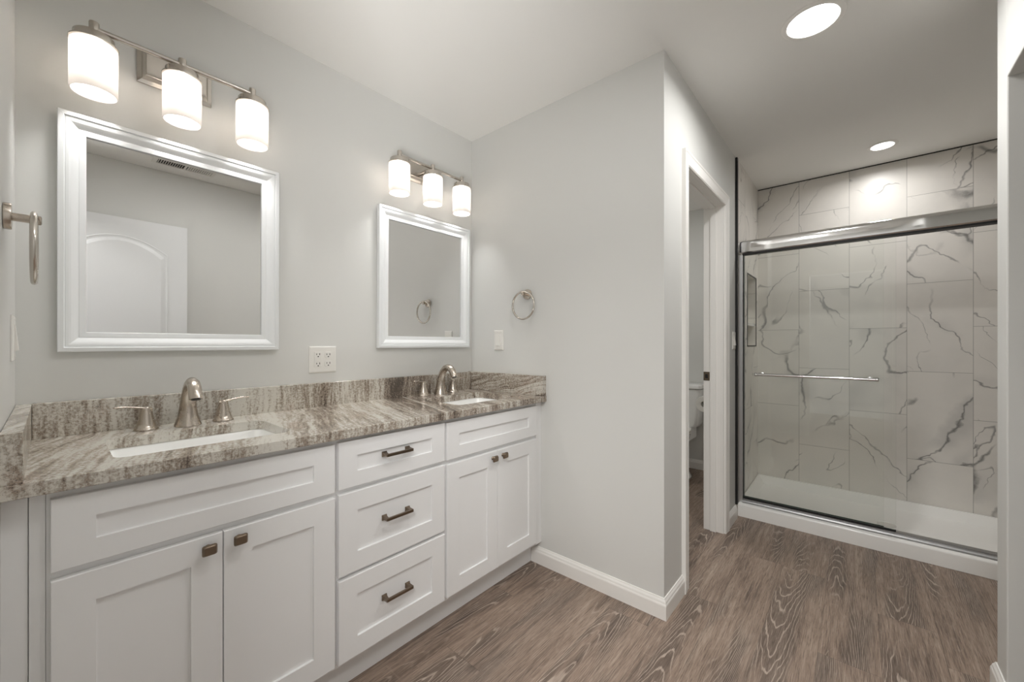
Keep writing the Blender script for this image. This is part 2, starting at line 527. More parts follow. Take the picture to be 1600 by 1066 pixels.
BB = [(0.0, 0.0), (0.0141, 0.0), (0.0141, 0.060), (0.0125, 0.066), (0.0115, 0.067), (0.0095, 0.076), (0.0055, 0.083), (0.004, 0.088), (0.0, 0.088)]
def baseboard(name, path, left=True):
    """profile swept along a floor path, mitred; the board stands on the right-hand side of the travel direction"""
    P = [Vector((p[0], p[1], 0)) for p in path]
    loops = []
    for i, p in enumerate(P):
        d0 = (P[i] - P[i - 1]).normalized() if i else None
        d1 = (P[i + 1] - P[i]).normalized() if i < len(P) - 1 else None
        nrm = lambda d: Vector((d.y, -d.x, 0))
        if d0 is None: m = nrm(d1)
        elif d1 is None: m = nrm(d0)
        else:
            m = (nrm(d0) + nrm(d1)).normalized()
            m = m / m.dot(nrm(d0))
        loops.append([p + m * t + Vector((0, 0, z)) for t, z in BB])
    bm = bmesh.new(); rings(bm, loops)
    return struct(name, bm, 'trim')
baseboard('baseboard_middle', [(XR, 1.339), (XR, YT), (1.952, YT)])
baseboard('baseboard_shower', [(2.797, YT), (3.036, YT)])
baseboard('baseboard_toilet', [(1.83, YV), (3.98, YV), (3.98, 0.742), (2.80, 0.742)])
baseboard('baseboard_right', [(2.116, -0.88), (2.116, -0.361), (2.0, -0.361), (2.0, -2.0)])
baseboard('baseboard_door', [(1.24, -0.361), (0.02, -0.361)])

# doorway casings
CAS = [(0.0, 0.0), (0.0, 0.010), (0.006, 0.014), (0.010, 0.0125), (0.014, 0.013), (0.040, 0.0165), (0.046, 0.0175), (0.050, 0.0155), (0.056, 0.0185), (0.064, 0.0185), (0.064, 0.0)]
def casing(name, a0, a1, top, fn):
    """three mitred mouldings round an opening a0..a1, fn(along, z, out)"""
    bm = bmesh.new()
    L = []
    for sgn_pt in range(4):
        loop = []
        for w, h in CAS:
            if sgn_pt == 0: loop.append(fn(a0 - w, 0.0, h))
            elif sgn_pt == 1: loop.append(fn(a0 - w, top + w, h))
            elif sgn_pt == 2: loop.append(fn(a1 + w, top + w, h))
            else: loop.append(fn(a1 + w, 0.0, h))
        L.append(loop)
    rings(bm, L)
    return struct(name, bm, 'trim')
casing('trim_5', 2.014, 2.734, 2.036, lambda a, z, h: (a, YT - h, z))
casing('trim_6', -0.301, 0.461, 2.040, lambda a, z, h: (XL + h, a, z))
# jambs and stops of the toilet doorway
jb = struct('trim_7', boxes((2.018, 2.022, YT, 0.742, 0, 2.042), (2.724, 2.730, YT, 0.742, 0, 2.042), (2.022, 2.724, YT, 0.742, 2.034, 2.042),
                            (2.022, 2.032, 0.668, 0.702, 0, 2.034), (2.714, 2.724, 0.668, 0.702, 0, 2.034), (2.032, 2.714, 0.668, 0.702, 2.024, 2.034)), 'trim', bevel=0.0012)
bm = boxes((2.7215, 2.7238, 0.706, 0.7415, 0.945, 1.0))
sp = obj('strike_plate', bm, 'pewter', jb, bevel=0.001)
obj('strike_hole', boxes((2.7205, 2.7216, 0.716, 0.732, 0.96, 0.985)), 'slot', sp)

# open panel door lying against the right wall (seen in the mirror)
def panel_door():
    x0, x1, y0, y1, z0, z1 = -0.055, 0.695, -0.345, -0.310, 0.012, 2.03
    bm = bmesh.new()
    box(bm, x0, x1, y0, y1 - 0.001, z0, z1)
    o = struct('door_1', bm, 'door', bevel=0.001)
    # moulded panels: arched upper, square lower
    def arch(inset, h, top, bot):
        a0, a1 = x0 + 0.115 + inset, x1 - 0.115 - inset
        pts = [(a0, bot + inset), (a1, bot + inset)]
        n = 16; w = (a1 - a0) / 2
        rise = 0.105 if top > 1.5 else 0.0
        for i in range(n + 1):
            t = 1 - 2 * i / n
            pts.append(((a0 + a1) / 2 + w * t, top - inset - rise + rise * (1 - t * t)))
        return [(px, y1 - 0.001 + h, pz) for px, pz in pts]
    for top, bot in ((1.905, 0.93), (0.80, 0.22)):
        bm = bmesh.new()
        rings(bm, [arch(i, h, top, bot) for i, h in ((0, 0), (0.004, 0.0025), (0.010, 0.0005), (0.020, 0.0005), (0.040, 0.0065), (0.046, 0.0065))])
        obj('door_panel', bm, 'door', o)
    bm = bmesh.new()
    mt = Matrix.Translation((x1 - 0.07, y1 - 0.001, 0.95)) @ Matrix.Rotation(-PI / 2, 4, 'X')
    lathe(bm, [(0.030, 0), (0.030, 0.006), (0.012, 0.010), (0.012, 0.03), (0.026, 0.04), (0.027, 0.055), (0.015, 0.064)], 24, mt)
    obj('door_knob', bm, 'nickel', o, smooth=40)
panel_door()

# ------------------------------------------------------------------ vanity cabinets
YF = 1.265       # front faces of doors and drawers
YK = 1.284       # face of the cabinet frames
def shaker(x0, x1, z0, z1, sw, rw):
    bm = bmesh.new()
    f = lambda i, j, y: [(x0 + i, y, z0 + j), (x1 - i, y, z0 + j), (x1 - i, y, z1 - j), (x0 + i, y, z1 - j)]
    rings(bm, [f(0, 0, YK - 0.0005), f(0, 0, YF + 0.0015), f(0.0015, 0.0015, YF), f(sw, rw, YF), f(sw + 0.0006, rw + 0.0006, YF + 0.007), f(sw + 0.002, rw + 0.002, YF + 0.0075)])
    return bm

def knob(x, z, parent, label=None):
    bm = bmesh.new()
    mt = Matrix.Translation((x, YF, z)) @ Matrix.Rotation(PI / 2, 4, 'X')
    lathe(bm, [(0.0085, 0), (0.0085, 0.002), (0.006, 0.005), (0.0055, 0.014)], 18, mt)
    def bulge(h, y):   # pillow-sided square
        pts = []
        for k in range(24):
            a = 2 * PI * k / 24
            c, s_ = math.cos(a), math.sin(a)
            e = 0.32
            px = math.copysign(abs(c) ** e, c) * h; pz = math.copysign(abs(s_) ** e, s_) * h * 0.86
            pts.append((x + px, YF - y, z + pz))
        return pts
    rings(bm, [bulge(0.010, 0.0135), bulge(0.0158, 0.0165), bulge(0.0162, 0.019), bulge(0.0122, 0.0255), bulge(0.0118, 0.0258)])
    o = obj('knob', bm, 'pewter', parent, smooth=30)
    if label: o['label'] = label
    return o

def pull(x, z, parent):
    bm = bmesh.new()
    hs = 0.048
    for s in (-1, 1):
        L = []
        for h, y, dx in ((0.0095, 0.0, 0), (0.0095, 0.003, 0), (0.0062, 0.011, 0), (0.0052, 0.024, 0.0015), (0.0052, 0.031, 0.002)):
            cx = x + s * (hs + dx)
            L.append([(cx - h, YF + 0.0075 - y - 0.0, z - h), (cx + h, YF + 0.0075 - y, z - h), (cx + h, YF + 0.0075 - y, z + h), (cx - h, YF + 0.0075 - y, z + h)])
        rings(bm, L)
    box(bm, x - hs - 0.006, x + hs + 0.006, YF - 0.0255, YF - 0.0165, z - 0.0048, z + 0.0048)
    return obj('handle', bm, 'pewter', parent, bevel=0.0008)

def carcass(x0, x1, root, fl=None, fr=None):
    # frame, sides, bottom and back: one body with an open top
    t = 0.018
    bs = [(x0, x0 + t, YK + 0.02, YV - 0.002, 0.118, 0.871), (x1 - t, x1, YK + 0.02, YV - 0.002, 0.118, 0.871), (x0 + t, x1 - t, YK + 0.02, YV - 0.002, 0.118, 0.136),
          (x0 + t, x1 - t, YV - 0.008, YV - 0.002, 0.136, 0.871)]
    bs += [(x0, x0 + 0.038, YK, YK + 0.02, 0.118, 0.871), (x1 - 0.038, x1, YK, YK + 0.02, 0.118, 0.871), (x0 + 0.038, x1 - 0.038, YK, YK + 0.02, 0.836, 0.871),
           (x0 + 0.038, x1 - 0.038, YK, YK + 0.02, 0.118, 0.156), (x0 + 0.038, x1 - 0.038, YK, YK + 0.02, 0.665, 0.72)]
    if x1 - x0 < 0.5: bs.append((x0 + 0.038, x1 - 0.038, YK, YK + 0.02, 0.395, 0.43))
    obj('cabinet_body', boxes(*bs), 'cabinet', root)
    obj('toe_kick', boxes((fl if fl is not None else x0, fr if fr is not None else x1, 1.341, 1.355, 0.001, 0.118)), 'cabinet', root)

def sink_base(x0, x1, label, kl, kr, filler, kick):
    r = thing('vanity_cabinet', label, 'cabinet', group='white shaker vanity cabinets')
    carcass(x0, x1, r, *kick)
    obj('false_drawer_front', shaker(x0 + 0.006, x1 - 0.006, 0.701, 0.854, 0.066, 0.051), 'cabinet', r)
    xm = (x0 + x1) / 2
    d1 = obj('door', shaker(x0 + 0.006, xm - 0.001, 0.138, 0.683, 0.066, 0.066), 'cabinet', r)
    d2 = obj('door', shaker(xm + 0.001, x1 - 0.006, 0.138, 0.683, 0.066, 0.066), 'cabinet', r)
    knob(xm - 0.033, 0.653, d1); knob(xm + 0.035, 0.655, d2)
    if filler:
        obj('filler_strip', boxes(*filler), 'cabinet', r, bevel=0.001)
    return r
cabA = sink_base(-0.006, 0.603, 'wide white shaker cabinet with two doors under the nearer basin', 0, 0,
                 [(-0.0655, -0.030, YK + 0.002, YK + 0.02, 0.118, 0.871), (-0.029, -0.0065, YK - 0.002, YK + 0.02, 0.118, 0.871)], (-0.0655, 0.603))
cabC = sink_base(1.053, 1.668, 'wide white shaker cabinet with two doors under the far basin beside the wall', 0, 0,
                 [(1.6685, 1.7205, YK - 0.004, YK + 0.016, 0.118, 0.871)], (1.053, 1.7205))
cabB = thing('vanity_cabinet', 'narrow white cabinet with three stacked drawers between the two sink cabinets', 'cabinet', group='white shaker vanity cabinets')
carcass(0.603, 1.053, cabB)
for z0, z1, rw, hz in ((0.703, 0.857, 0.05, 0.787), (0.420, 0.687, 0.064, 0.562), (0.136, 0.406, 0.064, 0.279)):
    d = obj('drawer', shaker(0.609, 1.047, z0, z1, 0.064, rw), 'cabinet', cabB)
    pull(0.824, hz, d)

# ------------------------------------------------------------------ countertop
ZC, TC = 0.902, 0.030
YC0 = 1.247
SINKS = ((0.30, 'left'), (1.40, 'right'))
HX, HY, SY = 0.20, 0.1425, 1.4925
def countertop():
    r = thing('countertop', 'long polished brown and grey streaked granite vanity top with two basin cut-outs', 'countertop')
    bm = bmesh.new()
    x0, x1, y0, y1 = XL + 0.0005, XR - 0.0005, YC0, YV - 0.0005
    z0, z1 = ZC - TC, ZC
    xs = [x0]
    for cx, _ in SINKS: xs += [cx - HX, cx + HX]
    xs.append(x1)
    ch = 0.0016
    for zz, yy0 in ((z1, y0 + ch), (z0, y0 + ch)):
        for i in range(len(xs) - 1):
            a, b = xs[i], xs[i + 1]
            if i % 2 == 0:
                bm.faces.new([bm.verts.new(p) for p in ((a, yy0, zz), (b, yy0, zz), (b, y1, zz), (a, y1, zz))])
            else:
                cx = (a + b) / 2
                rr = rrect(cx, SY, HX, HY, 0.028, 6)
                n = len(rr) // 4
                # front and back strips, then the corner fillets
                fr = [p for p in rr[2 * n:3 * n]] + [p for p in rr[3 * n:4 * n]]
                bk = [p for p in rr[0:n]] + [p for p in rr[n:2 * n]]
                bm.faces.new([bm.verts.new(p) for p in [(a, yy0, zz), (b, yy0, zz)] + [(b, SY, zz)] + [(px, py, zz) for px, py in reversed(fr)] + [(a, SY, zz)]])
                bm.faces.new([bm.verts.new(p) for p in [(b, y1, zz), (a, y1, zz)] + [(a, SY, zz)] + [(px, py, zz) for px, py in reversed(bk)] + [(b, SY, zz)]])
    # outer edge with eased arrises
    prof = [(y0 + ch, z1), (y0, z1 - ch), (y0, z0 + ch), (y0 + ch, z0)]
    for (ya, za), (yb, zb) in zip(prof, prof[1:]):
        bm.faces.new([bm.verts.new(p) for p in ((x0, ya, za), (x1, ya, za), (x1, yb, zb), (x0, yb, zb))])
    for xx in (x0, x1):
        bm.faces.new([bm.verts.new((xx, y, z)) for y, z in prof + [(y1, z0), (y1, z1)]])
    bm.faces.new([bm.verts.new(p) for p in ((x0, y1, z0), (x1, y1, z0), (x1, y1, z1), (x0, y1, z1))])
    for cx, _ in SINKS:
        rr = rrect(cx, SY, HX, HY, 0.028, 6)
        for i in range(len(rr)):
            a, b = rr[i], rr[(i + 1) % len(rr)]
            bm.faces.new([bm.verts.new(p) for p in ((a[0], a[1], z1), (b[0], b[1], z1), (b[0], b[1], z0), (a[0], a[1], z0))])
    bmesh.ops.remove_doubles(bm, verts=bm.verts[:], dist=0.00005)
    obj('slab', bm, 'granite', r)
    bx = obj('backsplash', boxes((XL + 0.0315, XR - 0.0315, YV - 0.030, YV - 0.0005, ZC + 0.0002, 1.005)), 'granite', r, bevel=0.0012)
    a = obj('side_splash', boxes((XL + 0.001, XL + 0.031, YC0 + 0.002, YV - 0.0005, ZC + 0.0002, 1.003)), 'granite', r, bevel=0.0012)
    b = obj('side_splash', boxes((XR - 0.031, XR - 0.0005, YC0 + 0.002, YV - 0.0005, ZC + 0.0002, 1.008)), 'granite_side', r, bevel=0.0012)
    b['label'] = 'side splash with pale wavy horizontal veins'
    return r
countertop()

def sink(cx, label):
    r = thing('undermount_sink', label, 'sink', (cx, SY, ZC - TC - 0.0005), group='white undermount basins')
    bm = bmesh.new()
    def L(dx, dy, rad, z): return [(px, py, z) for px, py in rrect(0, 0, HX + dx, HY + dy, rad, 6)]
    rings(bm, [L(-0.02, -0.02, 0.03, -0.145), L(0.006, 0.006, 0.04, -0.125), L(0.012, 0.012, 0.04, -0.02), L(0.024, 0.024, 0.045, -0.010), L(0.024, 0.024, 0.045, 0.0), L(0.002, 0.002, 0.03, 0.0),
               L(-0.001, -0.001, 0.03, -0.004), L(-0.010, -0.010, 0.035, -0.105), L(-0.035, -0.035, 0.04, -0.128), L(-0.12, -0.09, 0.03, -0.132)])
    obj('basin', bm, 'porcelain', r, smooth=50)
    bm = bmesh.new()
    lathe(bm, [(0.022, -0.1325), (0.022, -0.1300), (0.016, -0.1290), (0.004, -0.1285)], 24)
    obj('drain', bm, 'nickel', r, smooth=40)
    return r
sink(0.30, 'white rectangular undermount basin below the nearer faucet')
sink(1.40, 'white rectangular undermount basin below the far faucet by the wall')

# ------------------------------------------------------------------ faucets
def faucet():
    r = thing('faucet', 'brushed nickel widespread faucet on the nearer basin below the large mirror', 'faucet', (0.305, 1.715, ZC + 0.0006), group='brushed nickel widespread faucets')
    bm = bmesh.new()
    path = [(0, 0.0, 0.0), (0, 0, 0.003), (0, 0, 0.012), (0, -0.0005, 0.03), (0, -0.001, 0.055), (0, -0.004, 0.08), (0, -0.011, 0.104), (0, -0.023, 0.125), (0, -0.040, 0.141), (0, -0.060, 0.148), (0, -0.080, 0.1445), (0, -0.097, 0.132), (0, -0.109, 0.115), (0, -0.115, 0.098)]
    rad = [0.037, 0.0365, 0.0335, 0.0285, 0.0245, 0.0215, 0.0195, 0.0183, 0.0178, 0.0176, 0.0178, 0.018, 0.0182, 0.0184]
    tube(bm, path, rad, 28, up=(1, 0, 0))
    sp = obj('spout', bm, 'nickel', r, smooth=40)
    bm = bmesh.new()
    d = Vector((0, -0.33, -0.94)).normalized()
    p = Vector(path[-1])
    tube(bm, [p - d * 0.0005, p + d * 0.0012], [0.0125, 0.0125], 20, up=(1, 0, 0))
    obj('aerator', bm, 'slot', sp)
    for s in (-1, 1):
        bm = bmesh.new()
        mt = Matrix.Translation((s * 0.103, 0.015, 0))
        lathe(bm, [(0.031, 0.0), (0.031, 0.003), (0.0285, 0.007), (0.0265, 0.0085), (0.0235, 0.02), (0.0195, 0.036), (0.0165, 0.052), (0.0148, 0.064), (0.0143, 0.070), (0.012, 0.0735), (0.004, 0.0745)], 28, mt)
        h = obj('handle_base', bm, 'nickel', r, smooth=40)
        bm = bmesh.new()
        bx, by = s * 0.103, 0.015
        pts = [(bx - s * 0.012, by, 0.066), (bx, by - 0.001, 0.0685), (bx + s * 0.014, by - 0.003, 0.0715), (bx + s * 0.035, by - 0.008, 0.0765), (bx + s * 0.055, by - 0.012, 0.0795), (bx + s * 0.072, by - 0.015, 0.0795), (bx + s * 0.076, by - 0.016, 0.079)]
        tube(bm, pts, [0.011, 0.0125, 0.0105, 0.0085, 0.008, 0.0078, 0.005], 16, flat=(0.42, 1.0), up=(0, 0, 1))
        obj('lever', bm, 'nickel', h, smooth=40)
    return r
fa = faucet()
dup(fa, (1.405, 1.735, ZC + 0.0006), 'brushed nickel widespread faucet on the far basin below the smaller looking mirror')

# ------------------------------------------------------------------ framed mirrors
def mirror(x0, w, z0, hgt, label):
    r = thing('framed_mirror', label, 'mirror', (x0, YV - 0.0008, z0), (0.0096, 0, 0), group='white framed vanity mirrors')
    fn = lambda u, v, h: (u, -h, v)
    bm = bmesh.new()
    prof = [(0.008, 0.0), (0.0, 0.004), (0.0, 0.024), (0.0015, 0.0258), (0.0125, 0.0270), (0.0135, 0.0262), (0.0142, 0.0225), (0.0155, 0.0222), (0.0175, 0.0235), (0.023, 0.0235), (0.028, 0.0222), (0.034, 0.0188), (0.040, 0.0148), (0.0435, 0.0130), (0.0455, 0.0136), (0.0590, 0.0128), (0.0602, 0.0118), (0.0602, 0.004), (0.055, 0.0)]
    rings(bm, rect_loops(0, w, 0, hgt, prof, fn), cyclic=True)
    obj('frame', bm, 'frame', r)
    bm = boxes((0.0585, w - 0.0585, -0.0055, -0.0035, 0.0585, hgt - 0.0585))
    obj('mirror_glass', bm, 'mirror', r)
    return r
mirror(0.013, 0.601, 1.154, 0.7245, 'white framed square mirror over the nearer basin reflecting an arched panel door')
mirror(1.066, 0.614, 1.157, 0.717, 'white framed mirror near the corner reflecting a round towel ring')

# ------------------------------------------------------------------ vanity lights
def vanity_light(cx, z, label):
    r = thing('vanity_light', label, 'light fixture', (cx, YV - 0.0006, z), group='three shade vanity lights')
    fn = lambda u, v, h: (u, -h, v)
    bm = bmesh.new()
    rings(bm, rect_loops(-0.102, 0.102, -0.058, 0.058, [(0, 0.0), (0, 0.007), (0.010, 0.010), (0.012, 0.011), (0.020, 0.026), (0.0225, 0.0275)], fn))
    obj('backplate', bm, 'nickel_light', r, bevel=0.0006)
    D = 0.108
    bm = bmesh.new()
    tube(bm, [(-0.205, -D, 0), (0.205, -D, 0)], 0.0078, 16)
    bar = obj('bar', bm, 'nickel_light', r, smooth=40)
    bm = bmesh.new()
    tube(bm, [(0, -0.0276, 0), (0, -D + 0.007, 0)], 0.0095, 16)
    obj('arm', bm, 'nickel_light', r, smooth=40)
    for i in (-1, 0, 1):
        x = i * 0.205
        mt = Matrix.Translation((x, -D, 0))
        bm = bmesh.new()
        lathe(bm, [(0.0105, -0.022), (0.0115, -0.020), (0.0115, 0.017), (0.0108, 0.019), (0.004, 0.0195)], 24, mt)
        lathe(bm, [(0.0005, -0.0485), (0.0535, -0.0485), (0.0535, -0.0445), (0.0515, -0.043), (0.0445, -0.0425), (0.0445, -0.024), (0.043, -0.022), (0.0105, -0.0216)], 40, mt)
        cap = obj('socket_cap', bm, 'nickel_light', r, smooth=40)
        bm = bmesh.new()
        ro, ri, zt, zb = 0.0515, 0.0475, -0.049, -0.193
        lathe(bm, [(ri, zt), (ro - 0.002, zt), (ro, zt - 0.003), (ro, zb + 0.008), (ro - 0.001, zb + 0.003), (ro - 0.0025, zb), (ri, zb + 0.002)], 48, mt, cyclic=True)
        sh = obj('glass_shade', bm, 'shade', r, smooth=50)
        sh['label'] = 'frosted glass shade glowing from its bulb'
        bm = bmesh.new()
        lathe(bm, [(0.013, -0.0505), (0.014, -0.066), (0.020, -0.080), (0.0265, -0.095), (0.0285, -0.108), (0.026, -0.122), (0.018, -0.132), (0.006, -0.1365)], 24, mt)
        obj('bulb', bm, 'bulb', sh, smooth=60)
    return r
vanity_light(0.290, 2.113, 'lit nickel wall light with three frosted glass shades above the larger nearer mirror')
vanity_light(1.335, 2.113, 'lit nickel wall light with three frosted glass shades near the room corner')

# ------------------------------------------------------------------ towel rings
def towel_ring(loc, rot, label):
    """local +X points out of the wall"""
    r = thing('towel_ring', label, 'towel ring', loc, rot, group='brushed nickel towel rings')
    ax = Matrix.Rotation(PI / 2, 4, 'Y')
    bm = bmesh.new()
    lathe(bm, [(0.027, 0.0), (0.028, 0.001), (0.028, 0.010), (0.0272, 0.0115), (0.004, 0.012)], 32, ax)
    m_ = obj('wall_mount', bm, 'nickel', r, smooth=40)
    bm = bmesh.new()
    lathe(bm, [(0.0088, 0.0121), (0.0088, 0.044), (0.0098, 0.046), (0.0098, 0.052), (0.007, 0.0535), (0.002, 0.0535)], 20, ax)
    obj('post', bm, 'nickel', m_, smooth=40)
    bm = bmesh.new()
    torus(bm, 0.0745, 0.0056, Matrix.Translation((0.0425, 0, -0.0625)) @ ax, 64, 12)
    o = obj('ring', bm, 'nickel_light', r, smooth=60)
    return r
towel_ring((XL + 0.0004, 1.37, 1.451), (0, 0, 0), 'nickel towel ring seen edge-on beside the nearer mirror')
towel_ring((XR - 0.0004, 1.372, 1.449), (0, 0, PI), 'round nickel towel ring hanging on the wall above the small light switch')

# ------------------------------------------------------------------ switches and outlets
def plate_bm(w, h):
    bm = bmesh.new()
    fn = lambda u, v, t: (-t, u, v)
    rings(bm, rect_loops(-w / 2, w / 2, -h / 2, h / 2, [(0, 0), (0, 0.0025), (0.0015, 0.0045), (0.006, 0.0058), (0.0065, 0.0058)], fn))
    return bm

def rocker_switch(loc, rotz, label):
    """local -X points out of the wall"""
    r = thing('light_switch', label, 'light switch', loc, (0, 0, rotz), group='white rocker light switches')
    obj('cover_plate', plate_bm(0.072, 0.116), 'plastic', r)
    bm = bmesh.new()
    fn = lambda u, v, t: (-t, u, v)
    rings(bm, rect_loops(-0.0185, 0.0185, -0.0345, 0.0345, [(0, 0.0059), (0, 0.0068), (0.0018, 0.0068), (0.0018, 0.0060)], fn), cyclic=True)
    obj('bezel', bm, 'plastic', r)
    bm = bmesh.new()
    rings(bm, [[(-0.0060, y, z) for y, z in ((-0.0162, -0.032), (0.0162, -0.032), (0.0162, 0.032), (-0.0162, 0.032))],
               [(-x, y, z) for x, y, z in ((0.0125, -0.0158, -0.0315), (0.0125, 0.0158, -0.0315), (0.0072, 0.0158, 0.0315), (0.0072, -0.0158, 0.0315))]])
    obj('rocker', bm, 'plastic', r)
    for sz in (-1, 1):
        bm = bmesh.new()
        lathe(bm, [(0.0030, 0.0059), (0.0028, 0.0068), (0.0008, 0.0072)], 12, Matrix.Translation((0, 0, sz * 0.048)) @ Matrix.Rotation(-PI / 2, 4, 'Y'))
        obj('screw', bm, 'plastic', r)
    return r
rocker_switch((XR - 0.0004, 1.589, 1.199), 0, 'white rocker switch on the wall just above the far end of the countertop')
rocker_switch((XL + 0.0004, 1.645, 1.193), PI, 'white rocker switch seen edge-on on the left wall beside the nearer mirror')
rocker_switch((2.987, YT - 0.0004, 1.199), PI / 2, 'white rocker switch between the toilet doorway and the shower')

def outlet():
    r = thing('wall_outlet', 'white four-socket electrical outlet plate between the two mirrors', 'electrical outlet', (0.802, YV - 0.0004, 1.108), (0, 0, PI / 2))
    fn = lambda u, v, t: (-t, u, v)
    obj('cover_plate', plate_bm(0.120, 0.118), 'plastic', r)
    def sockets(u, zs, parent):
        for z in zs:
            for du, hh in ((-0.0065, 0.0042), (0.0065, 0.0034)):
                obj('slot', boxes((-0.0082, -0.0076, u + du - 0.0012, u + du + 0.0012, z + 0.003 - hh, z + 0.003 + hh)), 'slot', parent)
            bm = bmesh.new()
            lathe(bm, [(0.0027, 0.0076), (0.0027, 0.0082)], 12, Matrix.Translation((0, u, z - 0.0075)) @ Matrix.Rotation(-PI / 2, 4, 'Y'))
            obj('ground_hole', bm, 'slot', parent)
    # local +Y maps to -X of the room: the block outlet stands left
    u = 0.0225
    bm = bmesh.new()
    rings(bm, rect_loops(u - 0.0165, u + 0.0165, -0.0335, 0.0335, [(0, 0.0059), (0, 0.0066), (0.0008, 0.0075), (0.001, 0.0075)], fn))
    g = obj('ground_fault_receptacle', bm, 'plastic', r)
    sockets(u, (0.0205, -0.0205), g)
    obj('test_button', boxes((-0.0088, -0.0076, u - 0.007, u + 0.012, -0.0062, -0.0012)), 'plastic', g, bevel=0.0004)
    obj('reset_button', boxes((-0.0088, -0.0076, u - 0.007, u + 0.012, 0.0010, 0.0060)), 'plastic', g, bevel=0.0004)
    u = -0.0225
    for z in (0.0195, -0.0195):
        bm = bmesh.new()
        pts = []
        for k in range(24):
            a = 2 * PI * k / 24
            pts.append((max(-0.0165, min(0.0165, 0.0185 * math.cos(a))), max(-0.0145, min(0.0145, 0.0175 * math.sin(a)))))
        rings(bm, [[(-h, u + py * s, z + pz * s) for py, pz in pts] for h, s in ((0.0059, 1.0), (0.0068, 1.0), (0.0075, 0.95))])
        g = obj('receptacle', bm, 'plastic', r)
        sockets(u, (z,), g)
    return r
outlet()

# ------------------------------------------------------------------ recessed ceiling lights and register
def can(x, y, label, rad, watts):
    r = thing('recessed_light', label, 'ceiling light', (x, y, H), group='recessed ceiling lights')
    bm = bmesh.new()
    lathe(bm, [(rad, -0.0006), (rad + 0.019, -0.0006), (rad + 0.019, -0.0025), (rad + 0.014, -0.0045), (rad + 0.002, -0.006), (rad, -0.0045)], 64, cyclic=True)
    obj('trim_ring', bm, 'trim', r, smooth=40)
    bm = bmesh.new()
    lathe(bm, [(0.001, -0.0008), (rad - 0.0004, -0.0008), (rad - 0.0004, -0.003), (0.001, -0.0034)], 64)
    obj('diffuser', bm, 'can', r, smooth=40)
    o = area_light('downlight_beam', watts, CAN_COLOR, rad * 2, (x, y, H - 0.006), (x, y, 0))
    o.data.spread = math.radians(166)
    return r
can(1.946, 0.132, 'larger looking lit round recessed ceiling light in front of the shower', 0.083, 7.6)
can(3.465, -0.120, 'lit round recessed light in the ceiling over the shower', 0.055, 3.5)

def register():
    x0, x1, y0, y1 = 0.47, 0.83, -0.20, -0.06
    r = thing('air_vent', 'white ceiling air register with dark louvres seen in the nearer mirror', 'air vent', ((x0 + x1) / 2, (y0 + y1) / 2, H))
    hx, hy = (x1 - x0) / 2, (y1 - y0) / 2
    fn = lambda u, v, t: (u, v, -t)
    bm = bmesh.new()
    rings(bm, rect_loops(-hx, hx, -hy, hy, [(0, 0.0005), (0, 0.002), (0.016, 0.007), (0.024, 0.007), (0.024, 0.0005)], fn), cyclic=True)
    obj('frame', bm, 'grille', r)
    obj('duct_opening', boxes((-hx + 0.024, hx - 0.024, -hy + 0.024, hy - 0.024, -0.0012, -0.0005)), 'slot', r)
    obj('divider', boxes((-0.006, 0.006, -hy + 0.024, hy - 0.024, -0.007, -0.0013)), 'grille', r)
    n = 11
    for side in (-1, 1):
        for k in range(n):
            cx = side * (0.012 + (k + 0.5) * (hx - 0.037) / n)
            bm = bmesh.new()
            tl = 0.0032 * side
            rings(bm, [[(cx + tl - 0.0006, y, -0.0068), (cx + tl + 0.0006, y, -0.0068), (cx - tl + 0.0006, y, -0.0015), (cx - tl - 0.0006, y, -0.0015)] for y in (-hy + 0.024, hy - 0.024)])
            obj('louvre', bm, 'grille', r)
register()

# ------------------------------------------------------------------ shower
def shower_base():
    x0, x1, y0, y1 = 3.077, 3.8085, -0.8925, 0.6185
    r = thing('shower_base', 'low white shower pan with raised front curb on the wood floor', 'shower base')
    bm = bmesh.new()
    def L(ix0, ix1, iy, z, zb=None):
        zb = z if zb is None else zb
        return [(x0 + ix0, y0 + iy, z), (x1 - ix1, y0 + iy, zb), (x1 - ix1, y1 - iy, zb), (x0 + ix0, y1 - iy, z)]
    rings(bm, [L(0, 0, 0, 0.001), L(0, 0, 0, 0.074, 0.107), L(0.001, 0, 0, 0.080, 0.107), L(0.005, 0.001, 0.001, 0.086, 0.108), L(0.012, 0.002, 0.002, 0.089, 0.108), L(0.092, 0.012, 0.012, 0.089, 0.106), L(0.100, 0.02, 0.02, 0.084, 0.096),
               L(0.112, 0.05, 0.05, 0.050, 0.050), L(0.13, 0.07, 0.07, 0.046, 0.046), L(0.30, 0.28, 0.55, 0.036, 0.036)])
    obj('pan', bm, 'acrylic', r, smooth=35)
    bm = bmesh.new()
    lathe(bm, [(0.045, 0.0361), (0.045, 0.039), (0.035, 0.040), (0.004, 0.0395)], 32, Matrix.Translation((3.45, -0.14, 0)))
    obj('drain', bm, 'chrome', r, smooth=40)
shower_base()

